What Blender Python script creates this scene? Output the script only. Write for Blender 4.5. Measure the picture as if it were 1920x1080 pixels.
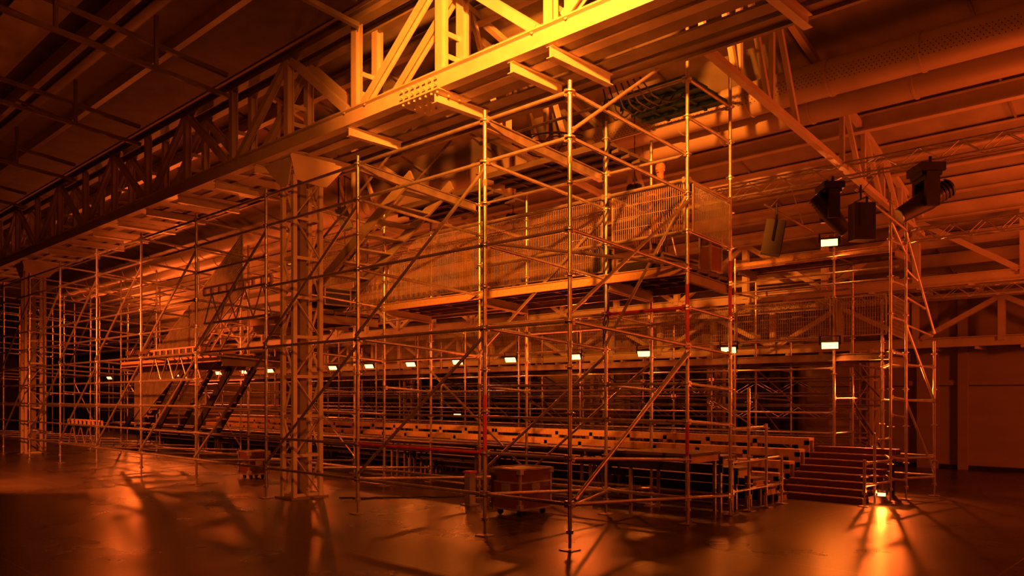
import bpy, bmesh, math, random
from mathutils import Vector, Matrix
random.seed(7)
for o in list(bpy.data.objects): bpy.data.objects.remove(o)
SC = bpy.context.scene
COL = SC.collection
R = math.radians

# ---------------------------------------------------------------- camera, sky, lights, exposure
EYE = Vector((0, 0, 1.668)); FPX = 1483.0; HZ = 745.0
AZ = math.atan2(1560, FPX)
FW = Vector((math.sin(AZ), math.cos(AZ), 0)); RT = Vector((math.cos(AZ), -math.sin(AZ), 0))
cam = bpy.data.cameras.new('camera'); camo = bpy.data.objects.new('camera', cam); COL.objects.link(camo)
camo.location = EYE; camo.rotation_euler = (R(90), 0, -AZ)
cam.sensor_width = 36; cam.lens = FPX / 1920 * 36
cam.shift_y = (HZ - 540) / 1920; cam.clip_start = .05; cam.clip_end = 300
SC.camera = camo
SC.view_settings.view_transform = 'Standard'; SC.view_settings.look = 'None'
SC.view_settings.exposure = 0; SC.view_settings.gamma = 1; SC.view_settings.use_curve_mapping = False
W = bpy.data.worlds.new('world'); SC.world = W; W.use_nodes = True
W.node_tree.nodes['Background'].inputs[0].default_value = (1, .085, .004, 1)
W.node_tree.nodes['Background'].inputs[1].default_value = .028
ORANGE = (1, .125, .014); AMBER = (1, .16, .013); RED = (1, .094, .010)

def lamp(name, kind, loc, power, color=ORANGE, target=None, size=.3, spot=60, blend=.5, sy=None):
    d = bpy.data.lights.new(name, kind); d.energy = power; d.color = color
    if kind == 'AREA':
        d.size = size
        if sy: d.shape = 'RECTANGLE'; d.size_y = sy
    else: d.shadow_soft_size = size
    if kind == 'SPOT': d.spot_size = R(spot); d.spot_blend = blend
    o = bpy.data.objects.new(name, d); COL.objects.link(o); o.location = loc
    if target is not None:
        o.rotation_euler = (Vector(target) - Vector(loc)).to_track_quat('-Z', 'Y').to_euler()
    return o
# follow spot that gilds the girder and the corner tower, hung unseen above the frame
lamp('spot_lamp', 'SPOT', (2.9, 3.1, 6.05), 11000, (1, .19, .012), (7.1, 6.35, 6.0), .08, 50, .5)
# stage lamps along the open side of the hall washing the left hand facade
lamp('spot_lamp', 'SPOT', (2.2, 2.7, 4.9), 1250, AMBER, (6.7, 7.0, 3.9), .08, 62, .5)
lamp('wash_lamp', 'SPOT', (2.2, 17.2, 3.3), 2500, ORANGE, (6.9, 18.7, .8), .12, 106, .25)
lamp('wash_lamp', 'SPOT', (2.5, 0.5, 5.2), 60, RED, (7.9, 7.5, 3.2), .3, 60, .8)
# added area fills with no fitting, facing up to brighten the roof beyond
lamp('roof_fill', 'AREA', (10.9, 10.0, 1.9), 120, RED, (10.9, 10.0, 9), 4)
lamp('roof_fill', 'AREA', (13.5, .5, 1.9), 260, RED, (12.5, 1.5, 9), 5)
lamp('roof_fill', 'AREA', (10.9, 19.0, 1.9), 150, RED, (11.0, 19.0, 9), 4)
lamp('floor_lamp', 'SPOT', (16.3, 5.45, 1.85), 420, ORANGE, (8.5, 3.0, 0), .05, 75, .4)
for px, z, e in ((200, 3.4, 45), (330, 3.0, 70), (435, 3.3, 70), (585, 3.2, 75), (700, 2.9, 75), (560, 4.6, 60)):
    r_ = FW + RT * ((px - 960) / FPX); p_ = EYE + r_ * 25.5; p_.z = z
    lamp('unseen_lamp', 'SPOT', p_, e, ORANGE, (p_.x * .3, p_.y * .3, 0), .10, 70, .5)  # added unseen spots, placed so that their glints land on the floor
lamp('unseen_lamp', 'POINT', (13.6, 36.0, 4.4), 600, ORANGE, None, .15)  # added unseen light to brighten the far end of the rear scaffold
lamp('unseen_lamp', 'SPOT', (8.3, 16.6, 4.6), 90, AMBER, (8.9, 14.0, 4.3), .05, 60, .5)  # added unseen spot that makes the mesh panel glow
lamp('roof_fill', 'AREA', (-4, -3, 1.9), 120, RED, (0, 12, 8.3), 3)  # added fill behind the camera, lifts the near roof
lamp('wall_fill', 'AREA', (13.5, -4.0, 4.0), 420, RED, (20.5, 5.0, 2.2), 1.0)  # added fill out of frame to brighten the right wall
# lamps hung high in the set; their sheen and the tube shadows fall on the floor towards the camera
lamp('unseen_lamp', 'SPOT', (13.0, 14.5, 5.2), 200, ORANGE, (5.0, 7.0, 0), .10, 95, .5)
lamp('unseen_lamp', 'SPOT', (12.0, 23.0, 5.2), 300, ORANGE, (3.5, 10.0, 0), .10, 90, .5)
lamp('unseen_lamp', 'SPOT', (12.4, 10.0, 2.6), 160, ORANGE, (8.0, 8.0, .8), .10, 120, .5)
lamp('unseen_lamp', 'POINT', (12.0, 28.0, 4.3), 420, ORANGE, None, .15)  # added fill that brightens the far left interior

# ---------------------------------------------------------------- pixel helpers (a pixel of the photo to a point on a plane of the hall)
def ray(px, py): return FW + RT * ((px - 960) / FPX) + Vector((0, 0, (HZ - py) / FPX))
def onX(px, py, X): r = ray(px, py); return EYE + r * (X / r.x)
def onY(px, py, Y): r = ray(px, py); return EYE + r * (Y / r.y)
def onZ(px, py, Z=0.0): r = ray(px, py); return EYE + r * ((Z - EYE.z) / r.z)

# ---------------------------------------------------------------- materials
def mat(name, col, rough=.5, metal=0., col2=None, scale=6., bump=0., detail=4, stretch=None, spec=.5, rvar=0.):
    m = bpy.data.materials.new(name); m.use_nodes = True; nt = m.node_tree; b = nt.nodes['Principled BSDF']
    b.inputs['Roughness'].default_value = rough; b.inputs['Metallic'].default_value = metal
    b.inputs['Specular IOR Level'].default_value = spec
    c2 = col2 or tuple(c * .6 for c in col)
    tc = nt.nodes.new('ShaderNodeTexCoord'); n = nt.nodes.new('ShaderNodeTexNoise')
    n.inputs['Scale'].default_value = scale; n.inputs['Detail'].default_value = detail
    src = tc.outputs['Object']
    if stretch:
        mp = nt.nodes.new('ShaderNodeMapping'); mp.inputs['Scale'].default_value = stretch
        nt.links.new(src, mp.inputs[0]); src = mp.outputs[0]
    nt.links.new(src, n.inputs['Vector'])
    cr = nt.nodes.new('ShaderNodeValToRGB'); cr.color_ramp.elements[0].position = .3; cr.color_ramp.elements[1].position = .7
    cr.color_ramp.elements[0].color = (*c2, 1); cr.color_ramp.elements[1].color = (*col, 1)
    nt.links.new(n.outputs['Fac'], cr.inputs[0]); nt.links.new(cr.outputs[0], b.inputs['Base Color'])
    if bump:
        bp = nt.nodes.new('ShaderNodeBump'); bp.inputs['Strength'].default_value = bump; bp.inputs['Distance'].default_value = .02
        nt.links.new(n.outputs['Fac'], bp.inputs['Height']); nt.links.new(bp.outputs[0], b.inputs['Normal'])
    if rvar:
        mr = nt.nodes.new('ShaderNodeMapRange'); mr.inputs[3].default_value = rough - rvar; mr.inputs[4].default_value = rough + rvar
        nt.links.new(n.outputs['Fac'], mr.inputs[0]); nt.links.new(mr.outputs[0], b.inputs['Roughness'])
    return m
GALV = mat('galvanised_steel', (.66, .64, .62), .33, .75, (.44, .43, .42), 9, .15)
GALV2 = mat('aged_steel', (.40, .36, .34), .42, .6, (.20, .17, .16), 5, .2)
REDP = mat('red_painted_steel', (.55, .07, .05), .4, .1, (.35, .04, .03), 8)
PAINT = mat('cream_painted_steel', (.66, .62, .55), .42, .0, (.55, .50, .44), 3)
PAINTD = mat('dull_shaded_paint', (.30, .26, .22), .55, 0, (.20, .17, .145), 3)  # dull paint, its colour darkened to carry the shade under the girder
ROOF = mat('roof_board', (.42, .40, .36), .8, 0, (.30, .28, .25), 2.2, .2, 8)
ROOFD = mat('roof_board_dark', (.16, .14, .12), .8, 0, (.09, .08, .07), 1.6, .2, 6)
DUCT = mat('duct_sheet', (.50, .46, .42), .5, .1, (.44, .40, .36), 1.2)
HOLE = mat('dark_hole', (.03, .03, .03), .9)
WOOD = mat('pale_timber', (.62, .46, .28), .55, 0, (.48, .33, .19), 3, .1, 5, (1, 8, 8))
PLY = mat('red_brown_board', (.20, .08, .055), .6, 0, (.15, .06, .04), 5, .05)
PLANK = mat('deck_board', (.12, .10, .09), .6, 0, (.07, .06, .05), 4, .1, 4, (4, .6, 4))
BLACK = mat('black_enamel', (.022, .02, .02), .45, 0, (.012, .012, .012), 6)
CLOTH = mat('black_cloth', (.02, .018, .018), .85, 0, (.012, .011, .011), 6)
CASE = mat('flight_case_board', (.11, .04, .03), .35, 0, (.08, .03, .02), 4)
CHROME = mat('chrome', (.7, .7, .7), .25, .8)
WIRE = mat('mesh_wire', (.60, .56, .52), .35, .5)
WALLM = mat('wall_cladding', (.32, .27, .24), .75, 0, (.27, .23, .20), 1.0, .05, 3, (1, .4, 3))
CABLE = mat('cable_rubber', (.03, .028, .028), .5, 0)

def emis(name, col, s):
    m = bpy.data.materials.new(name); m.use_nodes = True; nt = m.node_tree
    b = nt.nodes['Principled BSDF']; b.inputs['Emission Color'].default_value = (*col, 1); b.inputs['Emission Strength'].default_value = s
    b.inputs['Base Color'].default_value = (.1, .1, .1, 1)
    tc = nt.nodes.new('ShaderNodeTexCoord'); v = nt.nodes.new('ShaderNodeTexVoronoi'); v.inputs['Scale'].default_value = 60
    nt.links.new(tc.outputs['Object'], v.inputs['Vector'])
    mr = nt.nodes.new('ShaderNodeMapRange'); mr.inputs[3].default_value = s * 1.2; mr.inputs[4].default_value = s * .8
    nt.links.new(v.outputs['Distance'], mr.inputs[0]); nt.links.new(mr.outputs[0], b.inputs['Emission Strength'])
    return m
GLOW = emis('flood_glass', (1, .42, .10), 7)

def floor_mat():
    m = bpy.data.materials.new('polished_concrete'); m.use_nodes = True; nt = m.node_tree; b = nt.nodes['Principled BSDF']
    L = nt.links.new; N = nt.nodes.new
    tc = N('ShaderNodeTexCoord')
    n1 = N('ShaderNodeTexNoise'); n1.inputs['Scale'].default_value = .8; n1.inputs['Detail'].default_value = 8
    n2 = N('ShaderNodeTexNoise'); n2.inputs['Scale'].default_value = 70; n2.inputs['Detail'].default_value = 5
    mp = N('ShaderNodeMapping'); mp.inputs['Scale'].default_value = (1, .35, 1); L(tc.outputs['Object'], mp.inputs[0])
    L(tc.outputs['Object'], n1.inputs['Vector']); L(mp.outputs[0], n2.inputs['Vector'])
    cr = N('ShaderNodeValToRGB'); cr.color_ramp.elements[0].color = (.042, .034, .030, 1); cr.color_ramp.elements[1].color = (.095, .078, .070, 1)
    cr.color_ramp.elements[0].position = .35; cr.color_ramp.elements[1].position = .7
    L(n1.outputs['Fac'], cr.inputs[0])
    # saw cut joints every 5.4 m
    sx = N('ShaderNodeSeparateXYZ'); L(tc.outputs['Object'], sx.inputs[0])
    def joint(axis):
        a = N('ShaderNodeMath'); a.operation = 'PINGPONG'; a.inputs[1].default_value = 1.35; L(sx.outputs[axis], a.inputs[0])
        g = N('ShaderNodeMath'); g.operation = 'LESS_THAN'; g.inputs[1].default_value = .007; L(a.outputs[0], g.inputs[0]); return g
    j0, j1 = joint(0), joint(1); mx = N('ShaderNodeMath'); mx.operation = 'MAXIMUM'; L(j0.outputs[0], mx.inputs[0]); L(j1.outputs[0], mx.inputs[1])
    mix = N('ShaderNodeMix'); mix.data_type = 'RGBA'; L(mx.outputs[0], mix.inputs[0]); L(cr.outputs[0], mix.inputs[6]); mix.inputs[7].default_value = (.16, .14, .12, 1)
    L(mix.outputs[2], b.inputs['Base Color'])
    mr = N('ShaderNodeMapRange'); mr.inputs[3].default_value = .20; mr.inputs[4].default_value = .38; L(n1.outputs['Fac'], mr.inputs[0]); L(mr.outputs[0], b.inputs['Roughness'])
    bp = N('ShaderNodeBump'); bp.inputs['Strength'].default_value = .35; bp.inputs['Distance'].default_value = .008; L(n2.outputs['Fac'], bp.inputs['Height']); L(bp.outputs[0], b.inputs['Normal'])
    b.inputs['Specular IOR Level'].default_value = .4
    return m
FLOORM = floor_mat()

# ---------------------------------------------------------------- mesh builder
class MB:
    def __init__(s): s.v = []; s.f = []; s.mi = []; s.cur = 0
    def _add(s, vs, fs):
        k = len(s.v); s.v += [tuple(v) for v in vs]; s.f += [tuple(i + k for i in f) for f in fs]; s.mi += [s.cur] * len(fs); return s
    def box(s, c, size, rot=None):
        c = Vector(c); h = [x / 2 for x in size]; vs = []
        for z in (-1, 1):
            for y in (-1, 1):
                for x in (-1, 1):
                    v = Vector((x * h[0], y * h[1], z * h[2]))
                    vs.append(c + (rot @ v if rot else v))
        return s._add(vs, [(0, 2, 3, 1), (4, 5, 7, 6), (0, 1, 5, 4), (2, 6, 7, 3), (0, 4, 6, 2), (1, 3, 7, 5)])
    def bb(s, x0, x1, y0, y1, z0, z1): return s.box(((x0 + x1) / 2, (y0 + y1) / 2, (z0 + z1) / 2), (abs(x1 - x0), abs(y1 - y0), abs(z1 - z0)))
    def frame(s, p, q, up=(0, 0, 1)):
        d = (Vector(q) - Vector(p)).normalized(); u = Vector(up)
        if abs(d.dot(u)) > .98: u = Vector((0, 1, 0)) if abs(d.y) < .9 else Vector((1, 0, 0))
        a = d.cross(u).normalized(); b = a.cross(d).normalized(); return d, a, b
    def bar(s, p, q, w, h, up=(0, 0, 1)):
        p, q = Vector(p), Vector(q); d, a, b = s.frame(p, q, up)
        vs = [e + a * i * w / 2 + b * j * h / 2 for e in (p, q) for i, j in ((-1, -1), (1, -1), (1, 1), (-1, 1))]
        return s._add(vs, [(3, 2, 1, 0), (4, 5, 6, 7), (0, 1, 5, 4), (1, 2, 6, 5), (2, 3, 7, 6), (3, 0, 4, 7)])
    def ibeam(s, p, q, w, h, t=.012, up=(0, 0, 1)):
        p, q = Vector(p), Vector(q); d, a, b = s.frame(p, q, up)
        s.bar(p + b * (h / 2 - t / 2), q + b * (h / 2 - t / 2), w, t, up); s.bar(p - b * (h / 2 - t / 2), q - b * (h / 2 - t / 2), w, t, up)
        return s.bar(p, q, t, h - 2 * t, up)
    def tube(s, p, q, r, n=8, r2=None, caps=True):
        p, q = Vector(p), Vector(q); d, a, b = s.frame(p, q); r2 = r if r2 is None else r2
        vs = [e + (a * math.cos(2 * math.pi * i / n) + b * math.sin(2 * math.pi * i / n)) * rr for e, rr in ((p, r), (q, r2)) for i in range(n)]
        fs = [(i, (i + 1) % n, n + (i + 1) % n, n + i) for i in range(n)]
        if caps: fs += [tuple(range(n - 1, -1, -1)), tuple(range(n, 2 * n))]
        return s._add(vs, fs)
    def path(s, pts, r, n=6):
        for i in range(len(pts) - 1): s.tube(pts[i], pts[i + 1], r, n)
        return s
    def prism(s, poly, a, b):
        # poly: list of 3D points, extruded from offset a to offset b (vectors)
        n = len(poly); vs = [Vector(p) + Vector(a) for p in poly] + [Vector(p) + Vector(b) for p in poly]
        return s._add(vs, [tuple(range(n - 1, -1, -1)), tuple(range(n, 2 * n))] + [(i, (i + 1) % n, n + (i + 1) % n, n + i) for i in range(n)])
    def build(s, name, m, parent=None, smooth=False):
        me = bpy.data.meshes.new(name); org = Vector((0, 0, 0))
        if s.v and parent is None:
            xs = [v[0] for v in s.v]; ys = [v[1] for v in s.v]; zs = [v[2] for v in s.v]
            org = Vector(((min(xs) + max(xs)) / 2, (min(ys) + max(ys)) / 2, min(zs)))
        if parent is not None: org = Vector(parent.get('_o', (0, 0, 0)))
        me.from_pydata([tuple(Vector(v) - org) for v in s.v], [], s.f)
        ms = m if isinstance(m, (list, tuple)) else [m]
        for x in ms: me.materials.append(x)
        if len(ms) > 1:
            for p, i in zip(me.polygons, s.mi): p.material_index = i
        me.update(); bm = bmesh.new(); bm.from_mesh(me); bmesh.ops.recalc_face_normals(bm, faces=bm.faces); bm.to_mesh(me); bm.free()
        if smooth:
            me.polygons.foreach_set('use_smooth', [True] * len(me.polygons))
            try: me.set_sharp_from_angle(angle=R(40))
            except Exception: pass
        o = bpy.data.objects.new(name, me); COL.objects.link(o)
        if parent is None: o.location = org
        else: o.parent = parent
        o['_o'] = tuple(org)
        return o
ALL = []
def tag(o, label, cat, group=None, kind=None):
    if label: o['label'] = label
    if cat: o['category'] = cat
    if group: o['group'] = group
    if kind: o['kind'] = kind
    return o
def thing(name, loc, label, cat, group=None):
    o = bpy.data.objects.new(name, None); COL.objects.link(o); o.location = loc; o.empty_display_size = .2
    o['_o'] = tuple(loc); return tag(o, label, cat, group)
def struct(mb, name, m, parent=None):
    o = mb.build(name, m, parent); o['kind'] = 'structure'; return o
def copy_tree(o, loc, label=None, rz=None):
    c = o.copy(); COL.objects.link(c); c.location = loc
    if rz is not None: c.rotation_euler = (0, 0, rz)
    if label: c['label'] = label
    for ch in [k for k in bpy.data.objects if k.parent is o]:
        a = ch.copy(); COL.objects.link(a); a.parent = c
        for g in [k for k in bpy.data.objects if k.parent is ch]:
            b = g.copy(); COL.objects.link(b); b.parent = a
    return c

# ---------------------------------------------------------------- the hall
struct(MB().bb(-14, 24, -12, 75, -.2, 0), 'floor', FLOORM)
wr = struct(MB().bb(20.5, 20.8, -8, 75, 0, 5.2), 'wall_right', WALLM)
struct(MB().bb(-14, 20.5, 74.6, 75, 0, 9), 'wall_far', WALLM)
struct(MB().bb(-14.3, -14, -12, 75, 0, 9), 'wall_left', ROOFD)
m = MB()   # pilasters, rails and door frames standing proud of the wall
for px, w in ((1742, .45), (1808, .20), (1500, .3), (1330, .3), (1180, .3), (900, .4)):
    p = onX(px, 800, 20.5); m.bb(20.34, 20.5, p.y - w / 2, p.y + w / 2, 0, 4.6)
m.bb(20.42, 20.5, -8, 40, 1.95, 2.07)
struct(m, 'trim_1', WALLM)
m = MB()
p = onX(1870, 800, 20.5); m.bb(20.46, 20.5, -2, p.y + .9, .05, 1.9)
struct(m, 'door_1', WALLM)
struct(MB().bb(20.44, 20.5, -8, 40, 0, .10), 'baseboard_right', BLACK)
m = MB(); p = onX(1848, 780, 20.34)

# roof over the near bay (left of the girder) and the pitched roof over the set
def zl(X): return 8.35 + (7.0 - X) * .03
def zr(X): return 8.05 - .30 * (X - 8.4)
def slab(pts, t, m_):
    return MB().prism(pts, (0, 0, 0), (0, 0, t))
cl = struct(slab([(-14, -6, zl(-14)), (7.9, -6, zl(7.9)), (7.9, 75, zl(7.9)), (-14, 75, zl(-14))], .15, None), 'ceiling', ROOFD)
crr = struct(slab([(7.9, -6, zr(7.9) + .1), (20.8, -6, zr(20.8) + .1), (20.8, 75, zr(20.8) + .1), (7.9, 75, zr(7.9) + .1)], .15, None), 'ceiling.001', ROOF)
for X in (-1.5, .2, 1.9, 3.5, 5.1, 6.3):
    MB().ibeam((X, -6, zl(X) - .15), (X, 75, zl(X) - .15), .12, .30).build('roof_purlin', PAINT, cl)
for X in (4.3, 5.9):
    MB().bb(X - .4, X + .4, -6, 75, zl(X) - .04, zl(X) - .012).build('roof_panel', PAINT, cl)
for X in (8.9, 9.7, 10.1, 10.9, 12.9, 13.9, 14.9, 15.4, 16.3, 17.2, 18.4, 19.3):
    MB().ibeam((X, -6, zr(X) - .07), (X, 75, zr(X) - .07), .15, .28, .02).build('roof_purlin', PAINT, crr)
m = MB()
for k in range(18):
    y = -4 + k * 2.3; x0, x1 = 8.2, 20.6
    m.bar((x0, y, zr(x0) + .075), (x1, y, zr(x1) + .075), .03, .04)
m.build('panel_joint', PAINTD, crr)

# ---------------------------------------------------------------- the long crane girder
G0, G1 = 5.77, 7.35
gir = thing('roof_girder', (7.0, 0, G0), 'long cream painted twin lattice girder running overhead, its near end lit gold', 'girder')
for X in (7.0, 7.38):
    MB().ibeam((X, 1.2, G0 + .12), (X, 75, G0 + .12), .16, .25, .02).build('bottom_chord', PAINT, gir)
    MB().ibeam((X, 1.2, G1), (X, 75, G1), .16, .16, .015).build('top_chord', PAINTD, gir)
Ys = [6.03 + 1.92 * k for k in range(-2, 26)]
for k, y in enumerate(Ys):
    for X in (7.0, 7.38):
        MB().ibeam((X, y, G0 + .24), (X, y, G1 - .07), .13, .12, .014, (1, 0, 0)).build('vertical', PAINT, gir)
    if k < 18:
        for z in (6.25, 6.55): MB().bar((7.0, y, z), (7.38, y, z), .02, .07).build('batten', PAINT, gir)
for k in range(1, len(Ys), 2):
    for s in (-1, 1):
        if 0 <= k + s < len(Ys):
            for X in (7.0, 7.38):
                MB().ibeam((X, Ys[k] + s * .1, G1 - .1), (X, Ys[k + s] - s * .22, G0 + .25), .12, .11, .014, (1, 0, 0)).build('diagonal', PAINT, gir)
# catwalk framing hung between the chords and its outer edge
for X, w in ((7.19, .20), (7.60, .26), (7.95, .22), (8.29, .22)):
    MB().bb(X - w / 2, X + w / 2, 1.2, 75, G0 + .02, G0 + .05).build('walkway_plate', PAINTD, gir)  # darkened paint stands in for shade on the catwalk underside
m = MB()
y = 11.9
while y < 40:
    MB().bb(7.08, 8.36, y - .22, y + .22, G0 - .002, G0 + .018).build('cross_plate', PAINT, gir); y += 1.0 if y < 30 else 2.0
MB().bb(8.36, 8.42, 1.2, 75, G0 - .02, G0 + .22).build('edge_beam', PAINTD, gir)
for y, xe in ((3.55, 8.35), (6.03, 8.15), (6.66, 7.95), (8.07, 7.98), (10.05, 7.98), (12.9, 8.3), (14.4, 8.3), (16.0, 8.3), (17.6, 8.3), (19.2, 8.3), (20.8, 8.3), (22.4, 8.3), (24.2, 8.3)):
    MB().ibeam((6.98, y, G0 - .075), (xe, y, G0 - .075), .10, .14, .01).build('cross_stub', PAINT, gir)
m = MB(); m.bb(6.9, 7.5, 7.9, 8.8, G0 - .02, G0 - .0)
for i in range(7):
    for j in range(3):
        m.tube((6.95 + j * .2, 7.98 + i * .12, G0 - .045), (6.95 + j * .2, 7.98 + i * .12, G0 - .02), .016, 6)
for i in range(7):
    for j in (0, 1): m.tube((6.90, 7.98 + i * .12, G0 + .07 + j * .09), (6.935, 7.98 + i * .12, G0 + .07 + j * .09), .016, 6)
m.build('bolted_splice', PAINT, gir)

def lattice_column(x0, x1, y0, y1, z1, label, gus=True):
    t = thing('lattice_column', ((x0 + x1) / 2, (y0 + y1) / 2, 0), label, 'column')
    for x in (x0, x1):
        for y in (y0, y1):
            MB().bb(x - .035, x + .035, y - .035, y + .035, 0.03, z1).build('corner_leg', PAINT, t)
    n = int(z1 / .62); dz = (z1 - .1) / n
    for (ax, c, a, b) in (('x', y0, x0, x1), ('x', y1, x0, x1), ('y', x0, y0, y1), ('y', x1, y0, y1)):
        m = MB()
        for i in range(n + 1):
            z = .06 + i * dz
            P = lambda u, zz: (u, c, zz) if ax == 'x' else (c, u, zz)
            m.bar(P(a, z), P(b, z), .012, .05)
            if i < n:
                u, v = (a, b) if i % 2 else (b, a)
                m.bar(P(u, z), P(v, z + dz), .012, .04, (0, 1, 0) if ax == 'x' else (1, 0, 0))
        m.build('lacing', PAINT, t)
    MB().bb((x0 + x1) / 2 - .06, (x0 + x1) / 2 + .06, (y0 + y1) / 2 - .05, (y0 + y1) / 2 + .05, 0.03, z1).build('core_post', PAINTD, t)
    MB().bb(x0 - .1, x1 + .1, y0 - .1, y1 + .1, 0, .03).build('base_plate', PAINTD, t)
    if gus:
        MB().prism([(x0 - .10, y0, G0 - .16), (x0, y0, z1 - .08), (x1 - .02, y0, z1 - .12), (x1 + .1, y0, z1 - .1), (x1 + .45, y0, z1 + .28), (x1 + .45, y0, G0 - .16)], (0, -.05, 0), (0, -.035, 0)).build('gusset_plate', PAINT, t)
        MB().prism([(x0, y0 - .03, G0 - .16), (x0, y0 + .1, z1 - .15), (x0, y1, z1 - .15), (x0, y1 + .55, G0 - .16)], (-.05, 0, 0), (-.035, 0, 0)).build('gusset_plate', PAINT, t)
        MB().bb(x0 - .05, x1 + .3, y0, y1, G0 - .17, G0 - .12).build('cap_plate', PAINT, t)
    return t
lattice_column(6.90, 7.39, 11.46, 11.80, 5.3, 'cream lattice column with broad gusset head, the nearer one, beside the dark facade bay')
lattice_column(6.90, 7.39, 26.0, 26.35, 5.3, 'cream lattice column far off at the left end of the facade')

# ---------------------------------------------------------------- cross trusses in the near roof bay
for i, (y, lab) in enumerate(((5.6, 'nearest, cropped by the top edge'), (9.7, 'meeting the girder above the first column'), (13.7, 'second one along from the first column'), (17.7, 'third one along the girder'), (21.8, 'fourth one along the girder'), (25.9, 'fifth and faint one along the girder'))):
    t = thing('roof_truss', (0, y, 7.1), 'dark shallow roof truss left of the girder, ' + lab, 'truss')
    a0, a1 = 7.15, .062; X0, X1 = 6.9, -6.0
    A = lambda X: (X, y, 7.15 + (7 - X) * .09); B = lambda X: (X, y + .05, 7.55 + (7 - X) * .11)
    MB().bar(A(X0), A(X1), .08, .07).build('bottom_chord', PAINTD, t)
    MB().bar(B(X0), B(X1), .08, .07).build('top_chord', PAINTD, t)
    X = 5.6
    while X > X1:
        MB().bar(A(X), (X, y, zl(X) - .2), .06, .06).build('vertical', PAINTD, t)
        MB().bar(A(X), (X - .9, y + .9, B(X - .9)[2]), .05, .05).build('brace', PAINTD, t)
        X -= 1.55

# cross trusses over the set
def right_truss(y, xa, xb, label):
    t = thing('roof_truss', (xa, y, 6.8), label, 'truss')
    lo = lambda X: (X, y, 6.0 - .12 * (X - xa)); hi = lambda X: (X, y, zr(X) - .1)
    MB().bar(lo(xa), lo(xb), .10, .09).build('bottom_chord', PAINT, t); MB().bar(hi(xa), hi(xb), .10, .09).build('top_chord', PAINT, t)
    X = xa + .15; up = True
    while X < xb - 1.0:
        if 11.1 < X < 12.85: X += .4; continue
        MB().bar(lo(X), hi(X), .07, .07).build('vertical', PAINT, t)
        MB().bar(hi(X + .08), lo(X + .85), .07, .07).build('diagonal', PAINT, t)
        X += .95
right_truss(5.0, 8.5, 17.3, 'pale roof truss descending beside the large perforated duct')
right_truss(1.55, 8.5, 14.6, 'pale roof truss cut off by the top right corner of the view')
right_truss(9.2, 8.5, 14.6, 'pale roof truss seen behind the corner tower of scaffolding')
right_truss(15.0, 8.5, 14.6, 'pale roof truss far behind the crane girder')

# ducts
def duct(X, z, r, y0, y1, label, holes):
    t = thing('air_duct', (X, (y0 + y1) / 2, z), label, 'duct')
    MB().tube((X, y0, z), (X, y1, z), r, 32).build('duct_tube', DUCT, t, True)
    y = y0 + 1.15
    while y < y1 - .5:
        MB().tube((X, y - .015, z), (X, y + .015, z), r + .018, 32).build('collar', DUCT, t, True); y += 1.28 if holes else 1.55
    if holes:
        m = MB(); y = y0 + .2
        while y < 9:
            for k, a in enumerate((-150, -159, -168, -177, -186)):
                aa = R(a); yy = y + (k % 2) * .035
                n = Vector((math.cos(aa), 0, math.sin(aa))); c = Vector((X, yy, z)) + n * (r + .001)
                m.tube(c, c + n * .002, .009, 5)
            y += .07
        o = m.build('vent_holes', HOLE, t); o['kind'] = 'stuff'
duct(11.9, 6.47, .265, 1.0, 40, 'large pale round ventilation duct with rows of small holes under the roof', True)
duct(12.5, 6.30, .235, 1.0, 40, 'smaller smooth round duct behind the perforated one', False)

# girders deeper in the hall
def back_girder(X, z0, z1, w, y0, y1, step, label, phase=0.):
    t = thing('roof_girder', (X, y0, z0), label, 'girder')
    MB().ibeam((X, y0, z0), (X, y1, z0), .16, .22, .02).build('bottom_chord', PAINT, t)
    MB().ibeam((X, y0, z1), (X, y1, z1), .14, .14, .02).build('top_chord', PAINT, t)
    n = int((y1 - y0) / step)
    for k in range(n):
        y = y0 + phase + k * step
        MB().bar((X, y, z0), (X, y, z1), .13, .13).build('vertical', PAINT, t)
        MB().bar((X, y, z1 - .05), (X, y + step * .92, z0 + .1), .11, .11, (1, 0, 0)).build('diagonal', PAINT, t) if k % 2 else \
            MB().bar((X, y + .08, z0 + .1), (X, y + step, z1 - .05), .11, .11, (1, 0, 0)).build('diagonal', PAINT, t)
    for k in range(n * 2):
        y = y0 + k * step / 2; MB().bar((X - .05, y, z0 - .14), (X + .8, y, z0 - .14), .08, .07).build('cross_stub', PAINT, t)
    MB().bb(X + .5, X + .7, y0, y1, z0 - .08, z0 - .04).build('walkway_plate', PAINT, t)
back_girder(17.6, 4.02, 5.35, .2, -1.5, 45, 1.9, 'pale lattice girder crossing behind the lighting tower at the right', 1.0)
back_girder(19.9, 2.92, 3.95, .2, -1.5, 45, 1.75, 'lowest lattice girder close to the far right wall', .4)

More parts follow.
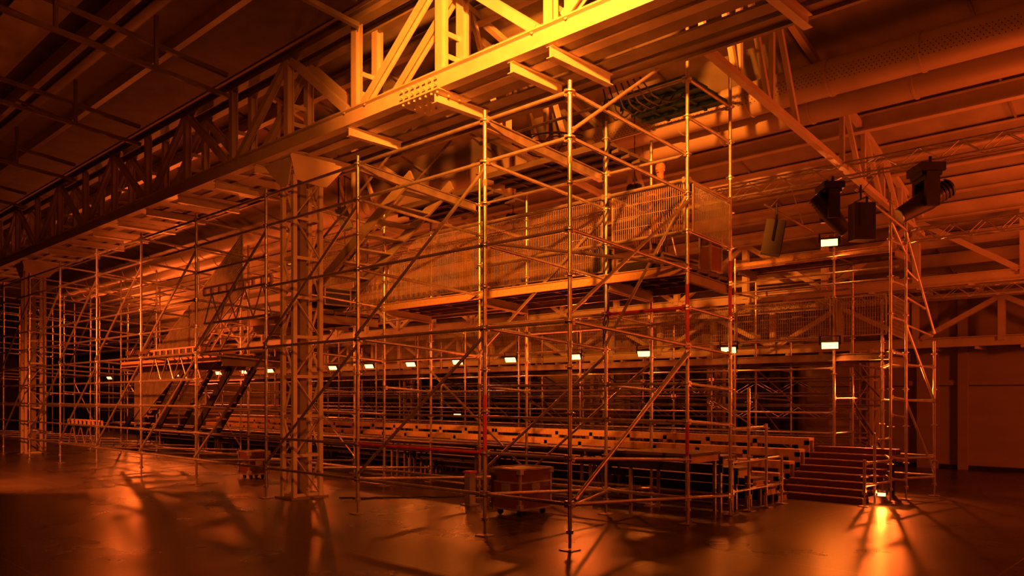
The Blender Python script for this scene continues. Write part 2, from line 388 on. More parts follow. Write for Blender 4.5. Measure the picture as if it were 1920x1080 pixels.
# ---------------------------------------------------------------- scaffolding
PR = .0242
def dzr(X): return -.062 * (X - 6.68)
class Scaf:
    def __init__(s, name, loc, label, cat='scaffold', ring=.5, pr=PR):
        s.t = thing(name, loc, label, cat); s.L = {}; s.ring = ring; s.pr = pr
    def add(s, kind, p, q, m=None, r=None):
        s.L.setdefault(kind, []).append((Vector(p), Vector(q), m or GALV, r or s.pr)); return s
    def post(s, x, y, z1, z0=.0, off=0., m=None, base=True):
        o = MB(); r = s.pr; g = z0
        if base: o.tube((x, y, z0 + .02), (x, y, z0 + .26), r * .72, 8); g = z0 + .2
        o.tube((x, y, g), (x, y, z1), r, 10)
        if base: o.tube((x, y, g - .02), (x, y, g + .02), r * 1.7, 8)
        k = 1
        while k * s.ring + off < z1 - .03:
            z = k * s.ring + off
            if z > z0 + .1: o.tube((x, y, z - .005), (x, y, z + .005), r * 2.55, 12); o.tube((x, y, z - .03), (x, y, z + .03), r * 1.25, 8)
            k += 1
        z = 2.25
        while z < z1: o.tube((x, y, z - .04), (x, y, z + .04), r * 1.14, 8); z += 2
        p = o.build('standard', m or GALV, s.t, True)
        if base:
            w = .085 * r / PR
            MB().bb(x - w, x + w, y - w, y + w, z0, z0 + .012).build('base_plate', GALV2, p)
    def done(s, cap=100):
        for kind, lst in s.L.items():
            lst.sort(key=lambda e: ((e[0] + e[1]) / 2 - EYE).length)
            for p, q, m, r in lst[:cap]:
                o = MB().tube(p, q, r * (.92 if kind != 'brace' else .92), 10); d = (q - p).normalized()
                if kind in ('ledger', 'transom'):
                    for e, sg in ((p, 1), (q, -1)):
                        c = e + d * sg * r * 2.0; o.box(c, (r * 1.6, r * 1.6, r * 3.0), d.to_track_quat('X', 'Z').to_matrix())
                else:
                    for e, sg in ((p, 1), (q, -1)): o.tube(e, e + d * sg * .05, r * 1.15, 8)
                o.build(kind if kind != 'brace' else 'diagonal_brace', m, s.t, True)
            if len(lst) > cap:
                o = MB(); m_ = lst[cap][2]
                for p, q, m, r in lst[cap:]: o.tube(p, q, r * .92, 6)
                o = o.build(kind if kind != 'brace' else 'diagonal_brace', m_, s.t, True); o['kind'] = 'stuff'
XA, XB, XC = 6.68, 9.10, 10.25
YP = [5.48, 6.80] + [9.39 + 2.57 * k for k in range(0, 11)]
# --- corner tower: everything from the corner post to the first column
tw = Scaf('corner_scaffold', (XA, 5.48, 0), 'nearest corner tower of ring lock scaffolding, gold lit above and dark below')
for y in YP[:3]: tw.post(XA, y, 5.12)
for y in YP[:3]:
    tw.post(XB, y, 6.52 if y < 6 else 5.6, off=dzr(XB)); tw.post(XC, y, 6.95 if y < 6 else 5.6, off=dzr(XC))
RL = lambda z: z + dzr(XB)
RC = lambda z: z + dzr(XC)
for a, b in ((0, 1), (1, 2)):
    for z in (.5, 1, 2.5, 3.5, 4.5, 5):
        tw.add('ledger', (XA, YP[a], z), (XA, YP[b], z), REDP if (z == 1 and a == 1) else GALV)
    for z in (.5, 1.5, 2, 3, 4, 4.68, 5, 6): tw.add('ledger', (XB, YP[a], RL(z)), (XB, YP[b], RL(z)), REDP if (z == 3 and a == 0) else GALV)
    for z in (.5, 1.5, 2, 3, 4.68, 6): tw.add('ledger', (XC, YP[a], RC(z)), (XC, YP[b], RC(z)), GALV)
for i, y in enumerate(YP[:3]):
    for z in ((.5, 1, 2.5, 3.5, 4.5, 5) if i == 0 else (.5, 2.5, 3.5, 4.5)):
        tw.add('transom', (XA, y, z), (XB, y, RL(z)), GALV2 if z > 3 and i == 2 else GALV)
    for z in ((.5, 1.5, 2, 2.5, 3, 4, 4.68, 5.5, 6, 6.5) if i == 0 else (.5, 2, 3, 4.68)):
        tw.add('transom', (XB, y, RL(z)), (XC, y, RC(z)))
tw.add('brace', (XA, YP[1], 4.42), (XA - .03, YP[2], 2.55)); tw.add('brace', (XA, YP[1], 2.42), (XA - .03, YP[2], .55))
tw.add('brace', (XA, 5.50, 2.57), (XB, 5.45, RL(4.4))); tw.add('brace', (XA, 5.45, 4.57), (XB, 5.45, RL(6.4)), GALV); tw.add('brace', (XA + .05, 5.45, .55), (XB, 5.45, RL(2.4)))
tw.add('brace', (XB - .03, YP[0], RL(4.45)), (XB - .03, YP[1], RL(2.55))); tw.add('brace', (XB, YP[1], RL(2.42)), (XB, YP[2], RL(.55)))
tw.add('brace', (XB, YP[1], RL(4.42)), (XB, YP[2], RL(2.55)), GALV); tw.add('brace', (XC, YP[1], RC(2.42)), (XC, YP[2], RC(.55)))
tw.add('brace', (XB, YP[0], RL(2.42)), (XB, YP[1], RL(.9)))
tw.add('brace', (XA, YP[1], 3.53), (XB, YP[0], RL(3.55))); tw.add('brace', (XA, YP[0], .47), (XB, YP[1], RL(.47)))
tw.add('brace', (XB, 5.48, RL(6.5)), (XB + .1, 6.8, RL(6.5))); tw.add('ledger', (XB - .1, 4.0, 6.35), (XB - .1, 5.9, 6.35))
for x_, y_, a_, b_ in ((XB, YP[0], 2.25, 3.15), (XC, YP[0], 2.75, 3.6), (XA, YP[1], .95, 1.7), (XB, YP[0], .9, 1.35)):
    MB().tube((x_, y_, a_), (x_, y_, b_), PR * 1.05, 10).build('painted_section', REDP, tw.t, True)
tw.done()
# twin section beams that tie the front to the inner row
for y, lab in ((6.80, 'brown twin flanged tie beam between the corner tower posts, level with the top rail'), (9.39, 'brown twin flanged tie beam beside the first plain front post from the column')):
    m = MB().ibeam((XA + .06, y + .04, 4.98), (XB - .05, y + .04, 4.80), .07, .13, .012)
    tag(m.build('tie_beam', GALV2), lab, 'beam')
# --- left hand facade
fa = Scaf('facade_scaffold', (XA, 20, 0), 'long facade of ring lock scaffolding running away to the left behind the lattice columns')
for y in YP[3:]:
    fa.post(XA, y, 5.12, m=GALV)
    fa.post(XB, y, 5.2, off=dzr(XB)); fa.post(XC, y, 5.2, off=dzr(XC))
for i in range(2, len(YP) - 1):
    a, b = YP[i], YP[i + 1]
    zs = (.5, 1, 2.5, 3.5, 4.5, 5) if i == 2 else ((.5, 1, 2.5, 4, 4.5, 5) if i == 3 else (.5, 1, 1.5, 2, 2.5, 3, 3.5, 4.5, 5))
    for z in zs: fa.add('ledger', (XA, a, z), (XA, b, z))
    fa.add('brace', (XA, a, 4.42), (XA - .03, b, 2.55)); fa.add('brace', (XA, a, 2.42), (XA - .03, b, .55))
    for z in (.45, 1.5, 2.5, 3.5, 4.7): fa.add('inner_ledger', (XB, a, RL(z)), (XB, b, RL(z)))
    for z in (1.0, 2.0, 3.5, 4.7): fa.add('inner_ledger', (XC, a, RC(z)), (XC, b, RC(z)))
    if i % 2: fa.add('brace', (XB, a, RL(4.4)), (XB, b, RL(2.5)))
    else: fa.add('brace', (XC, b, RC(2.4)), (XC, a, RC(.6)))
for y in YP[3:]:
    for z in (.5, 1.5, 2.5, 3.5, 4.5, 5): fa.add('transom', (XA, y, z), (XB, y, RL(z)))
    for z in (.5, 2.0, 3.5, 4.7): fa.add('transom', (XB, y, RL(z)), (XC, y, RC(z)))
fa.done()

# ---------------------------------------------------------------- decks of planks
def deck(x0, x1, y0, y1, z, label, n=4, group=None, beam=True, dz=0., bm_=None, pm=None):
    t = thing('deck_platform', ((x0 + x1) / 2, (y0 + y1) / 2, z), label, 'platform', group)
    w = (x1 - x0 - .06) / n
    for i in range(n):
        a = x0 + .03 + i * w; za = z + dz * (a - x0)
        m = MB().bb(a + .008, a + w - .008, y0 + .02, y1 - .02, za, za + .05)
        for yy in (y0 + .35, (y0 + y1) / 2, y1 - .35): m.bb(a + .02, a + w - .02, yy - .02, yy + .02, za - .03, za)
        m.bb(a + .008, a + .03, y0 + .02, y1 - .02, za - .04, za)
        m.build('plank', pm or PLANK, t)
    if beam:
        MB().ibeam((x0, y0, z - .02), (x0, y1, z - .02), .05, .13, .012).build('edge_beam', bm_ or WOOD, t)
        MB().ibeam((x1, y0, z - .02 + dz * (x1 - x0)), (x1, y1, z - .02 + dz * (x1 - x0)), .05, .13, .012).build('edge_beam', GALV2, t)
        for yy in (y0 + .04, y1 - .04):
            MB().ibeam((x0 + .04, yy, z - .1), (x1 - .04, yy, z - .1 + dz * (x1 - x0)), .06, .14, .01).build('cross_beam', PAINTD, t)
    return t
DZ = -.062
deck(XB - .02, XC + .02, 5.48, 6.80, RL(3.52), 'dark plank deck at the near end of the mesh sided walkway', 4, dz=DZ)
deck(XB - .02, XC + .02, 6.80, 9.39, RL(3.52), 'dark plank deck of the walkway, second bay from its near end', 4, dz=DZ)
deck(XB - .02, XC + .02, 9.39, 11.96, RL(3.52), 'dark plank deck of the walkway, third bay from its near end', 4, dz=DZ)
deck(7.75, XB - .06, 11.98, 14.50, RL(3.30), 'dark plank landing just right of the first lattice column', 5, dz=0)
deck(XB - .0, XC, 5.48, 6.80, RL(6.03), 'green tinged plank deck topping the right end of the corner tower', 4, beam=False, dz=DZ, pm=mat('teal_deck_board', (.05, .16, .13), .5, 0, (.03, .10, .08), 6))
deck(XB - .0, XC, 6.80, 9.39, RL(5.45), 'dark plank deck under the roof behind the gold lit post', 4, beam=False, dz=DZ)
deck(XB - .0, XC, 9.39, 11.96, RL(5.30), 'dark plank deck under the roof above the steep stair', 4, beam=False, dz=DZ)
deck(7.2, 9.0, 14.60, 17.0, 2.45, 'dark stage deck at mid height in the facade right of the leaning mesh', 5, dz=0)
deck(7.2, 9.0, 17.15, 19.6, 2.45, 'dark stage deck at mid height behind the leaning mesh', 5, dz=0)
deck(9.2, 10.2, 14.60, 17.0, 3.3, 'upper dark deck in the facade beyond the first lattice column', 4, dz=0)
deck(9.2, 10.2, 19.75, 24.7, 3.0, 'far dark deck deep in the facade at left', 4, dz=0)

# mesh panels
def mesh_panel(p0, p1, h, label, sp=.035, hs=.15, ang=None, group='mesh guard panels', name='mesh_panel', r=.0034):
    p0, p1 = Vector(p0), Vector(p1); t = thing(name, (p0 + p1) / 2, label, 'mesh panel', group)
    d = p1 - p0; L = d.length; u = Vector(h) if not isinstance(h, (int, float)) else Vector((0, 0, h))
    m = MB()
    for a, b in ((p0, p1), (p0 + u, p1 + u), (p0, p0 + u), (p1, p1 + u)): m.bar(a, b, .022, .022)
    m.build('panel_frame', WIRE, t)
    m = MB(); n = int(L / sp)
    for i in range(1, n): q = p0 + d * (i / n); m.bar(q, q + u, 2 * r, 2 * r)
    n = max(2, int(u.length / hs))
    for i in range(1, n): m.bar(p0 + u * (i / n), p1 + u * (i / n), 2 * r, 2 * r)
    m.build('wire_grid', WIRE, t); return t
y = 5.55
for i, (a, b, lab) in enumerate(((5.56, 6.72, 'mesh guard panel at the right end of the walkway in front of the seated person'), (6.90, 9.30, 'mesh guard panel of the walkway left of the cable hung post'), (9.45, 11.9, 'mesh guard panel of the walkway between the two plain gold posts'), (12.0, 14.5, 'mesh guard panel at the left end of the walkway'))):
    lo = 4.02 if i == 0 else 3.62
    mesh_panel((XB + .05, a, RL(lo)), (XB + .05, b, RL(lo)), 4.66 - lo, lab, .034)
    if i == 3: mesh_panel((XC + .05, a, RC(3.7)), (XC + .05, b, RC(3.7)), .95, ('' if i else '') + ('rear mesh guard panel of the walkway, ' + ('near', 'near', 'middle', 'far')[i] + ' one'), .05)
mesh_panel((XB + .08, 5.44, RL(4.0)), (XC - .08, 5.44, RC(4.0)), .62, 'short mesh guard panel closing the right end of the walkway', .034, 5)
# leaning mesh of the left stair
st = Vector((0, 0, .95))
mesh_panel((7.7, 14.7, 3.75), (7.7, 20.1, .95), (0, 0, 1.15), 'long leaning mesh sheet following the stair in the left facade', .04, .05, r=.006)
mesh_panel((8.9, 12.2, 3.9), (8.9, 14.4, 3.9), 1.0, 'mesh panel glowing beside the first front post left of the column', .05, .05)
mesh_panel((8.6, 18.2, 1.25), (8.6, 21.5, 1.25), 1.1, 'fine mesh panel low in the left facade', .05, .06)

# ---------------------------------------------------------------- stairs
def stair(p, q, width, n, label, m1=PAINTD, tread=(.24, .03), wv=(1, 0, 0), m2=None):
    p, q, wv = Vector(p), Vector(q), Vector(wv); t = thing('stair_flight', p, label, 'stairs')
    for s in (0, 1): MB().bar(p + wv * width * s, q + wv * width * s, .04, .17).build('stringer', m1, t)
    for i in range(1, n):
        c = p + (q - p) * (i / n) + wv * width / 2
        o = MB().box(c, (abs(wv.x) * width + (1 - abs(wv.x)) * tread[0], abs(wv.y) * width + (1 - abs(wv.y)) * tread[0], tread[1])); o.build('tread', m2 or GALV2, t)
    for s in (0, 1): MB().tube(p + wv * width * s + Vector((0, 0, .75)), q + wv * width * s + Vector((0, 0, .75)), .02).build('handrail', GALV2, t)
    return t
stair((8.0, 13.2, 3.3), (8.0, 9.8, 5.2), .85, 10, 'steep red brown stair rising under the girder left of the gold lit post')
for k, y in enumerate((15.6, 17.6, 19.6)):
    stair((8.0, y + 2.0, .8), (8.0, y + .2, 2.3), .55, 8, 'short stair with pale tread ends low in the left facade, ' + ('rightmost of the three', 'middle of the three', 'leftmost of the three')[k], BLACK, m2=WOOD)

# ---------------------------------------------------------------- rear walkway with the row of floodlights
RX = (14.6, 15.5, 17.2); RY = [5.72 + 1.98 * k for k in range(20)]
rs = Scaf('rear_scaffold', (15, 20, 0), 'rear run of slim scaffolding carrying the floodlit walkway', ring=.7, pr=.022)
ZD = 2.42
for i, y in enumerate(RY):
    rs.post(RX[0], y, 4.0 if i < 1 else 3.55, off=.0); rs.post(RX[1], y, 3.3)
    if i < 8: rs.post(RX[2], y, 2.9)
for i in range(len(RY) - 1):
    a, b = RY[i], RY[i + 1]
    for z in (1.0, 1.38, 2.2, 2.75, 3.42): rs.add('ledger', (RX[0], a, z), (RX[0], b, z))
    for z in (.9, 1.7, 2.3): rs.add('ledger', (RX[1], a, z), (RX[1], b, z))
    for z in (.5, 1.5, 2.1): rs.add('ledger', (RX[2], a, z), (RX[2], b, z)) if i < 7 else None
for i, y in enumerate(RY):
    for z in (1.0, 1.65, 2.3): rs.add('transom', (RX[0], y, z), (RX[1], y, z))
    if i < 8:
        for z in (.5, 1.65, 2.3): rs.add('transom', (RX[1], y, z), (RX[2], y, z - .05))
        rs.add('brace', (RX[1], y, 2.25), (RX[2], y, 1.6)); rs.add('brace', (RX[1], y, 1.6), (RX[2], y, .55))
    if i % 3 == 1 and i + 1 < len(RY): rs.add('brace', (RX[2] if i < 7 else RX[1], y, .5), (RX[2] if i < 7 else RX[1], RY[i + 1], 1.6))
rs.done()
for i in range(18):
    y0 = 4.75 if i == 0 else RY[i - 1] + .02
    deck(RX[0] + .03, RX[1] + .2, y0, RY[i] - .02, ZD, 'dark plank deck of the rear floodlit walkway, ' + ('nearest the right end' if i == 0 else 'bay %s from the right end' % ('zero', 'two', 'three', 'four', 'five', 'six', 'seven', 'eight', 'nine', 'ten', 'eleven', 'twelve', 'thirteen', 'fourteen', 'fifteen', 'sixteen', 'seventeen', 'eighteen')[i]), 3, bm_=GALV2)
ords = ('first', 'second', 'third', 'fourth', 'fifth', 'sixth', 'seventh', 'eighth', 'ninth', 'tenth', 'eleventh', 'twelfth', 'thirteenth', 'fourteenth', 'fifteenth', 'sixteenth')
for i in range(8):
    y0 = 4.80 if i == 0 else RY[i - 1] + .06
    mesh_panel((RX[0] - .03, y0, 2.78), (RX[0] - .03, RY[i] - .06, 2.78), .70, 'mesh guard of the rear walkway, %s from its right end' % ords[i], .045, .07, group='rear walkway mesh panels')
mesh_panel((RX[0], 4.72, 2.78), (RX[1], 4.72, 2.70), .68, 'short mesh panel closing the right end of the rear walkway', .045, .07)

def floodlight(loc, label, power, s=1.0, light=True, aim=(-1, -.35, -.75)):
    t = thing('floodlight', loc, label, 'floodlight', 'floodlights hung under the rear walkway')
    loc = Vector(loc); n = Vector(aim).normalized(); xa = n.cross(Vector((0, 0, 1))).normalized(); q = Matrix((xa, n.cross(xa), n)).transposed()
    MB().box(loc - n * .03, (.32 * s, .16 * s, .05), q).build('housing', BLACK, t)
    MB().box(loc, (.28 * s, .125 * s, .014), q).build('lit_glass', GLOW, t)
    m = MB()
    a = q @ Vector((.17 * s, 0, 0))
    for sg in (-1, 1): m.bar(loc - n * .03 + a * sg, loc - n * .03 + a * sg + Vector((0, 0, .16 * s)), .012, .03)
    m.bar(loc - n * .03 - a + Vector((0, 0, .16 * s)), loc - n * .03 + a + Vector((0, 0, .16 * s)), .03, .012)
    m.build('yoke', BLACK, t)
    if light:
        o = lamp('flood_lamp', 'AREA', loc + n * .03, power, AMBER, loc + n * 3, .27 * s, sy=.17 * s); o.parent = t; o.matrix_parent_inverse = Matrix.Translation(-loc)
    return t
FX = (1556, 1366, 1208, 1077, 957, 858, 770, 692, 624, 568, 506, 456, 409, 330, 294, 205)
for i, px in enumerate(FX):
    p = onX(px, HZ - 97 * (px + 600) / 2156, RX[0] - .12)
    floodlight(p, 'glowing floodlight under the rear walkway, %s from the right' % ords[i], 14 if i else 45, 1.0, i < 7)
floodlight(onX(1555, 455, RX[0] - .12), 'highest glowing floodlight, on the tall rear post below the moving heads', 20)

# high narrow deck on the rear scaffold and its frames
hf = Scaf('high_platform_frame', (RX[0], 5.7, 3.4), 'thin tube frame lifting a small deck above the rear walkway', 'scaffold', ring=.7, pr=.02)
for x, y in ((RX[0], RY[0]), (RX[0], RY[1]), (RX[1], RY[0]), (RX[1], RY[1])): hf.post(x, y, 4.78 if (x == RX[0] and y < 6) else 4.45, z0=3.3, base=False)
for z in (3.75, 3.95, 4.25):
    hf.add('ledger', (RX[0], 4.6, z), (RX[0], RY[1], z)); hf.add('ledger', (RX[1], RY[0], z), (RX[1], RY[1], z))
for y in (RY[0], RY[1]):
    for z in (3.75, 4.25): hf.add('transom', (RX[0], y, z), (RX[1], y, z))
hf.add('brace', (RX[0], RY[0], 3.8), (RX[1], RY[0], 4.2)); hf.done()
deck(RX[0] + .03, RX[1], 4.65, RY[1], 4.30, 'small high plank deck right above the rear walkway, under the hanging loudspeakers', 3)

# ---------------------------------------------------------------- lighting tower at the right
G = lambda px, py: onZ(px, py, 0)
def zat(P, px, py):
    d = P.dot(FW) if False else (Vector((P.x, P.y, 0)).dot(FW)); return EYE.z + (HZ - py) * d / FPX
P2, P3, P4, P5 = G(1670, 941), G(1699, 937), G(1752, 930), G(1654, 922)
lt = Scaf('lighting_tower', tuple(P2), 'slender scaffold tower at the right with raking struts, beside the red stair', 'scaffold', ring=.6, pr=.021)
for P, yt in ((P2, 361), (P3, 389), (P4, 640), (P5, 560)): lt.post(P.x, P.y, zat(P, 0, yt))
for yy in (391, 455, 530, 598, 662, 748, 782, 862, 902):
    a = Vector((P2.x, P2.y, zat(P2, 0, yy - 4))); b = Vector((P3.x, P3.y, zat(P3, 0, yy + (4 if yy > 740 else 12)))); b.z = a.z - .05
    lt.add('transom', a, b)
for z in (.35, .68, 1.62, 2.2):
    lt.add('outrigger_ledger', (P3.x, P3.y, z), (P4.x, P4.y, z - .03)); lt.add('outrigger_ledger', (P5.x, P5.y, z), (P4.x, P4.y, z))
    lt.add('ledger', (P2.x, P2.y, z), (P5.x, P5.y, z))
for z in (2.85, 3.3, 3.75): lt.add('outrigger_ledger', (P3.x, P3.y, z), (P3.x + (P4.x - P3.x) * (4.4 - z) / 1.7, P3.y + (P4.y - P3.y) * (4.4 - z) / 1.7, z - .15))
lt.add('strut', (P3.x, P3.y, 4.35), (P4.x, P4.y, 2.75)); lt.add('strut', (P3.x, P3.y, 2.85), (P4.x, P4.y, 1.6)); lt.add('strut', (P3.x, P3.y, 1.6), (P4.x, P4.y, .4))
for z in (2.35, 2.75, 3.45): lt.add('ledger', (P2.x, P2.y, z), (RX[0], 4.75, z))
lt.add('brace', (P2.x, P2.y, 4.5), (P3.x, P3.y, 4.0)); lt.done()
sr = Scaf('stair_rail_scaffold', tuple(G(1621, 946)), 'low scaffold tube railing at the right hand side of the red stair', 'railing', ring=.45, pr=.022)
q = [(G(1621, 950), 862), (G(1640, 946), 812)]
for P, yt in q: sr.post(P.x, P.y, zat(P, 0, yt))
sr.add('ledger', (q[0][0].x, q[0][0].y, .66), (P2.x, P2.y, .66)); sr.add('ledger', (q[0][0].x, q[0][0].y, .32), (P2.x, P2.y, .32)); sr.add('ledger', (q[1][0].x, q[1][0].y, 1.0), (P2.x, P2.y, 1.0))
sr.done()

# ---------------------------------------------------------------- box trusses under the roof
def box_truss(p, q, w, label, n, cut=None):
    p, q = Vector(p), Vector(q); t = thing('lighting_truss', p, label, 'truss'); d = (q - p).normalized()
    sx = Vector((w, 0, 0)); sz = Vector((0, 0, -w))
    for o in (Vector(), sx, sz, sx + sz): MB().tube(p + o, q + o, .016, 8).build('chord', CHROME if o.length < .01 else GALV, t, True)
    for o1, o2 in ((Vector(), sz), (sx, sx + sz), (Vector(), sx), (sz, sx + sz)):
        m = MB()
        for i in range(n):
            a = p.lerp(q, i / n); b = p.lerp(q, (i + 1) / n); u, v = (o1, o2) if i % 2 else (o2, o1); m.tube(a + u, b + v, .008, 5, caps=False)
        m.build('lacing', GALV, t)
    return t
bt0, bt1 = onX(1925, 236, 13), onX(1285, 368, 13)
box_truss(bt0, (13, 22, bt0.z), .22, 'long aluminium box truss at upper right carrying the two moving heads', 70)
a = onX(1925, 404, 13.9); b = onX(1700, 430, 13.9)
box_truss((13.9, -1.5, b.z), (13.9, b.y, b.z), .20, 'aluminium box truss running right from the top of the lighting tower', 26)
b = onX(1720, 545, 16.6)
box_truss((16.6, -1.5, b.z), (16.6, 9.0, b.z), .17, 'lower aluminium box truss between the two far girders', 46)
for i, (X, z0_, y0, y1, n, lab) in enumerate(((18.2, 2.05, 6.5, 30, 90, 'highest aluminium truss stacked in the dark behind the rear scaffold'), (18.3, 1.45, 6.5, 30, 90, 'middle aluminium truss stacked in the dark behind the rear scaffold'), (18.4, .85, 6.5, 30, 90, 'lowest aluminium truss stacked in the dark behind the rear scaffold'))):
    tr_ = box_truss((X, y0, z0_), (X, y1, z0_), .28, lab, n // 2)
    for y_ in (y0 + .3 + i * .4, y0 + 8 + i * .4, y1 - .5 - i * .4): MB().tube((X + .14, y_, 0), (X + .14, y_, z0_ - .28), .022, 8).build('support_leg', GALV, tr_)
for px, lab in ((1622, 'slim lattice column against the right wall behind the red stair'), (1350, 'bright lattice column deep behind the benches'), (1128, 'lattice column deep behind the inner gold post'), (772, 'lattice column in the gap left of the plain front post'), (585, 'lattice column glimpsed behind the first big column')):
    p = onX(px, 800, 19.0); lattice_column(18.85, 19.25, p.y - .2, p.y + .25, 2.78, lab, False)

# dark drapes far behind
def drape(X, y0, y1, z0, z1, label):
    m = MB(); n = int((y1 - y0) / .12); pts = []
    for i in range(n + 1): pts.append((X + .05 * math.sin(i * 1.9) + .02 * math.sin(i * .7), y0 + (y1 - y0) * i / n))
    for i in range(n): m._add([(pts[i][0], pts[i][1], z0), (pts[i + 1][0], pts[i + 1][1], z0), (pts[i + 1][0], pts[i + 1][1], z1), (pts[i][0], pts[i][1], z1), (pts[i][0] + .03, pts[i][1], z0), (pts[i + 1][0] + .03, pts[i + 1][1], z0), (pts[i + 1][0] + .03, pts[i + 1][1], z1), (pts[i][0] + .03, pts[i][1], z1)], [(0, 1, 2, 3), (7, 6, 5, 4), (0, 4, 5, 1), (3, 2, 6, 7)])
    tag(m.build('black_drape', CLOTH), label, 'curtain')
drape(19.6, 8.6, 13.4, 0.02, 2.7, 'black drape behind the bright lattice column')
drape(19.6, 17.5, 34, 0.02, 2.7, 'long black drape behind the trusses at centre left')

# ---------------------------------------------------------------- fixtures
def cyl(m, p, q, r, r2=None, n=20): return m.tube(p, q, r, n, r2)
def moving_head(top, tilt, yaw, label, s=1.0, lit=True, grp=None):
    top = Vector(top); t = thing('moving_head', top, label, 'stage light', grp)
    q = Matrix.Rotation(yaw, 3, 'Z')
    m = MB(); m.box(top + Vector((0, 0, -.05)) * s, (.42 * s, .30 * s, .10 * s), q); m.box(top + Vector((0, 0, -.12)) * s, (.34 * s, .24 * s, .06 * s), q)
    m.build('base_box', BLACK, t)
    m = MB()
    for sg in (-1, 1): m.tube(top + q @ Vector((sg * .12 * s, 0, 0)), top + q @ Vector((sg * .12 * s, 0, .09 * s)), .02 * s, 8)
    m.build('clamps', BLACK, t)
    for sg in (-1, 1):
        m = MB(); m.box(top + q @ Vector((sg * .17 * s, 0, -.32 * s)), (.07 * s, .16 * s, .42 * s), q); m.build('yoke_arm', BLACK, t)
    MB().box(top + Vector((0, 0, -.17 * s)), (.36 * s, .17 * s, .07 * s), q).build('yoke_bridge', BLACK, t)
    c = top + Vector((0, 0, -.43 * s)); d = q @ Vector((0, math.sin(tilt), -math.cos(tilt)))
    m = MB(); cyl(m, c - d * .34 * s, c - d * .02 * s, .10 * s, .135 * s); cyl(m, c - d * .02 * s, c + d * .18 * s, .135 * s, .115 * s); cyl(m, c + d * .18 * s, c + d * .36 * s, .115 * s, .10 * s)
    for k in range(5): cyl(m, c - d * (.30 - .05 * k) * s, c - d * (.315 - .05 * k) * s, .125 * s, .125 * s)
    h = m.build('head', BLACK, t, True)
    m = MB(); cyl(m, c + d * .36 * s, c + d * .375 * s, .088 * s); m.build('lens', CHROME, h, True)
    return t
moving_head(onX(1556, 346, 12.9), R(-40), R(40), 'left moving head hanging under the long box truss, lens ring glinting', 1.1)
moving_head(onX(1736, 312, 12.9), R(60), R(40), 'right moving head hanging under the long box truss, tipped sideways', 1.2)
def speaker(c, yaw, roll, label, s=1.0, hang=0):
    c = Vector(c); t = thing('loudspeaker', c, label, 'loudspeaker'); q = Matrix.Rotation(yaw, 3, 'Z') @ Matrix.Rotation(roll, 3, 'X')
    w, dp, h = .30 * s, .30 * s, .56 * s
    pl = [q @ Vector(v) + c for v in ((-w / 2, -dp / 2, -h / 2), (w / 2, -dp / 2, -h / 2), (w / 3, dp / 2, -h / 2), (-w / 3, dp / 2, -h / 2))]
    MB().prism(pl, (0, 0, 0), q @ Vector((0, 0, h))).build('cabinet', BLACK, t)
    MB().box(c + q @ Vector((0, -dp / 2 - .006, 0)), (w * .92, .012, h * .94), q).build('grille', CLOTH, t)
    m = MB(); a = q @ Vector((w / 2 + .03, 0, 0)); u = q @ Vector((0, 0, h / 2 + .07))
    for sg in (-1, 1): m.bar(c + a * sg - u * .2, c + a * sg + u, .01, .035)
    m.bar(c - a + u, c + a + u, .035, .01); m.tube(c + u, c + u + Vector((0, 0, .22 if not hang else hang)), .016, 8); m.build('bracket', BLACK, t)
    return t
sp1 = onX(1449, 446, 12.4); sp2 = onX(1614, 417, 12.4)
speaker(sp1, R(28), R(10), 'left black loudspeaker hung at a tilt beyond the corner tower'); speaker(sp2, R(48), R(0), 'right black loudspeaker hung between the two moving heads')
for p, (a, b), lab in ((sp1, ((1434, 384), (1524, 434)), 'slanting tube from which the left loudspeaker hangs'), (sp2, ((1603, 353), (1700, 432)), 'slanting tube from which the right loudspeaker hangs')):
    A_ = onX(a[0], a[1], 12.32); B_ = onX(b[0], b[1], 13.6)
    m = MB(); m.tube(A_, B_, .021, 10); ht = tag(m.build('hanger_tube', GALV2, None, True), lab, 'tube')
    T1 = A_.lerp(B_, .5); MB().path([A_.lerp(B_, .1), Vector((13.0, T1.y, bt0.z - .2)), A_.lerp(B_, .8)], .006, 5).build('suspension_wire', GALV2, ht)
speaker(onX(644, 411, 9.6), R(60), R(-20), 'small dark loudspeaker tilted under the roof left of a gold post', .8, 1.5)
def hoist(p, label, L=1.0):
    p = Vector(p); t = thing('chain_hoist', p, label, 'hoist')
    m = MB()
    n = int(L / .05)
    for i in range(n):
        z = p.z + .1 + i * .05; m.bar((p.x, p.y, z), (p.x, p.y, z + .045), .018 if i % 2 else .008, .008 if i % 2 else .018, (1, 0, 0))
    m.build('chain', BLACK, t)
    m = MB(); m.tube((p.x - .13, p.y, p.z), (p.x + .13, p.y, p.z), .075, 12); m.box((p.x, p.y, p.z), (.12, .2, .16)); m.build('motor', BLACK, t)
    m = MB(); m.tube((p.x, p.y, p.z - .2), (p.x, p.y, p.z - .05), .015, 6); m.tube((p.x - .05, p.y, p.z - .22), (p.x + .05, p.y, p.z - .18), .02, 6); m.build('hook', BLACK, t)
hoist(onX(962, 410, 10.6), 'chain hoist hanging above the walkway mesh between the two gold posts', 1.6)
hoist(onX(1190, 356, 10.9), 'chain hoist hanging above the right end of the walkway', 1.5)
hoist(onX(646, 482, 9.8), 'chain hoist hanging left of the plain gold post', 1.9)

